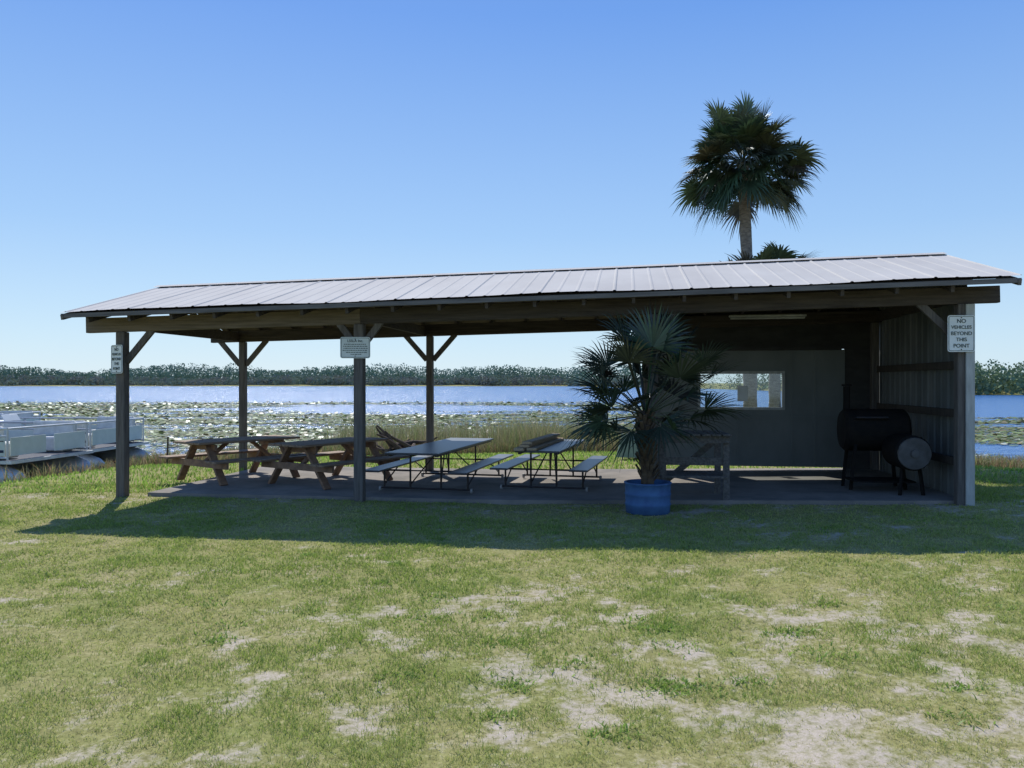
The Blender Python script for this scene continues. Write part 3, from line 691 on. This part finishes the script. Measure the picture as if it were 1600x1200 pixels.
# ---------------------------------------------------------------- pontoon boats
def pontoon(L,label,canvas=False):
    e=empty('pontoon_boat',(0,0,0)); top(e,label,'pontoon boat')
    for y in(-1.0,1.0):
        b=B(); b.lathe((0,y,.1),[(.02,-L/2),(.2,-L/2+.04),(.27,-L/2+.15),(.27,L/2-.75),(.22,L/2-.38),(.12,L/2-.1),(.02,L/2+.02)],n=20,axis='X'); b.obj('pontoon','alu',e,smooth=True)
    b=B(); b.box((0,0,.40),(L-.25,2.30,.06)); b.obj('deck','carpet',e)
    for y in(-1.19,1.19):
        b=B(); b.box((0,y,.40),(L-.2,.03,.06)); b.obj('deck_rim','alu',e)
    for x in(-L/2+.11,L/2-.11):
        b=B(); b.box((x,0,.40),(.03,2.35,.06)); b.obj('deck_rim','alu',e)
    x0,x1=-L/2+.2,L/2-.22
    for y in(-1.15,1.15):
        gap=.10; n=5; w=(x1-x0)/n
        for i in range(n):
            b=B(); b.box((x0+w*(i+.5),y,.68),(w-gap,.02,.34)); b.obj('fence_panel','fence',e,bevel=.004)
            b=B(); b.box((x0+w*(i+.5),y+(.0125 if y>0 else -.0125),.60),(w-gap-.04,.004,.05)); b.obj('stripe','navy',e)
            b=B(); b.box((x0+w*(i+.5),y+(.0125 if y>0 else -.0125),.79),(w-gap-.04,.004,.02)); b.obj('stripe','greyplate',e)
        b=B()
        for z in(.48,.88,1.02): b.tube((x0,y,z),(x1,y,z),.02)
        for i in range(n+1): b.tube((x0+w*i,y,.44),(x0+w*i,y,1.02),.02)
        b.obj('rail','alu',e)
    for x in(x0,x1):
        for y in(-.6,.6):
            b=B(); b.box((x,y,.68),(.02,.95,.34)); b.obj('end_panel','fence',e)
        b=B(); b.tube((x,-1.15,1.02),(x,1.15,1.02),.02); b.obj('end_rail','alu',e)
    for (x,y,w,l) in((x1-.65,-.85,.95,.5),(x1-.65,.85,.95,.5),(x0+.6,.8,.9,.55),(x0+.6,-.8,.9,.55)):
        b=B(); b.box((x,y,.60),(w,l,.30)); b.box((x,y+(.2 if y>0 else -.2),.90),(w,.12,.32)); b.obj('seat','seat',e,bevel=.03)
    b=B(); b.box((.2,-.65,.74),(.5,.6,.60)); b.beam((.45,-.65,1.03),(.35,-.65,1.18),.55,.015); b.obj('console','white',e,bevel=.02)
    b=B(); b.lathe((0,-.65,1.06),[(.15,-.01),(.17,0),(.15,.01)],n=20,axis='X'); b.obj('steering_wheel','steel',e)
    b=B(); b.box((-L/2-.12,0,.55),(.3,.36,.5)); b.box((-L/2-.1,0,.1),(.14,.12,.6)); b.obj('outboard_motor','dark',e,bevel=.05)
    if canvas:
        b=B(); b.tube((x0+.2,-1.1,1.1),(x0+.2,1.1,1.1),.09); b.obj('folded_canopy','navy',e)
        b=B()
        for y in(-1.13,1.13): b.tube((x0+.2,y,1.1),(x0+1.0,y,.93),.014)
        b.obj('canopy_frame','alu',e)
    return e
pb=pontoon(5.6,'white pontoon boat with pale fence panels moored at the bank'); pb.location=(-11.75,16.1,WZ+.08); pb.rotation_euler=(0,0,rad(-6))
pb2=pontoon(5.6,'pontoon boat with folded canopy moored behind another boat',True); pb2.location=(-11.9,19.0,WZ+.04); pb2.rotation_euler=(0,0,rad(-3))
pb3=pontoon(5.6,'farther pontoon boat with navy folded canopy',True); pb3.location=(-17.8,24.5,WZ-.02); pb3.rotation_euler=(0,0,rad(10))
for o in(pb,pb2,pb3): o['group']='pontoon boats moored along the bank'
for (x,y) in((-7.6,15.6),(-7.2,16.6)):
    b=B(); b.tube((0,0,-.2),(.03,0,.62),.022,.018,n=8); o=b.obj('mooring_stake','log',None,(x,y,float(gz(x,y)))); top(o,'thin weathered wooden stake in the bank','stake',group='mooring stakes on the bank')
p=W(8.98,VW-.02); b=B(); b.box((0,0,0),(.17,.003,.26)); o=b.obj('paper_notice','white',None,(p.x,p.y,1.42),RZ); top(o,'white paper notice fixed to the window pane','notice')
# ---------------------------------------------------------------- light
EL,AZ=46.5,-19
wd=bpy.data.worlds.new('World'); scene.world=wd; wd.use_nodes=True; nt=wd.node_tree; nt.nodes.clear()
N=nt.nodes; L=nt.links
sk=N.new('ShaderNodeTexSky'); sk.sky_type='NISHITA'; sk.sun_disc=False; sk.sun_elevation=rad(EL); sk.sun_rotation=rad(AZ)
sk.air_density=1.0; sk.dust_density=.3; sk.ozone_density=4; sk.altitude=0
sc_=N.new('ShaderNodeVectorMath'); sc_.operation='SCALE'; sc_.inputs['Scale'].default_value=.11; L.new(sk.outputs[0],sc_.inputs[0])
tc=N.new('ShaderNodeTexCoord'); sp=N.new('ShaderNodeSeparateXYZ'); L.new(tc.outputs['Generated'],sp.inputs[0])
cr=N.new('ShaderNodeValToRGB'); e_=cr.color_ramp.elements
stops=[(0,(.66,.84,.97)),(.06,(.57,.78,.97)),(.18,(.37,.61,.96)),(.42,(.15,.36,.88)),(1,(.06,.15,.46))]
while len(e_)<len(stops): e_.new(.5)
for i,(p_,c_) in enumerate(stops): e_[i].position=p_; e_[i].color=(*c_,1)
L.new(sp.outputs[2],cr.inputs[0])
mx=N.new('ShaderNodeMix'); mx.data_type='RGBA'; mx.inputs[0].default_value=.82; L.new(sc_.outputs[0],mx.inputs[6]); L.new(cr.outputs[0],mx.inputs[7])
bg=N.new('ShaderNodeBackground'); bg.inputs[1].default_value=1; wo=N.new('ShaderNodeOutputWorld')
L.new(mx.outputs[2],bg.inputs[0]); L.new(bg.outputs[0],wo.inputs[0])
sd=bpy.data.lights.new('sun','SUN'); sd.energy=4.8; sd.angle=rad(.55); sd.color=(1,.95,.87)
so=bpy.data.objects.new('sun',sd); col.objects.link(so)
v=Vector((math.sin(rad(AZ))*math.cos(rad(EL)),math.cos(rad(AZ))*math.cos(rad(EL)),math.sin(rad(EL))))
so.rotation_euler=(-v).to_track_quat('-Z','Y').to_euler(); so.location=v*50
cd=bpy.data.cameras.new('camera'); cd.lens=28; cd.sensor_width=36; cd.clip_end=5000; cd.clip_start=.05
co=bpy.data.objects.new('camera',cd); co.location=(0,0,1.6); co.rotation_euler=(rad(90-.09),0,0); col.objects.link(co); scene.camera=co
scene.view_settings.view_transform='Standard'; scene.view_settings.look='None'; scene.view_settings.exposure=0
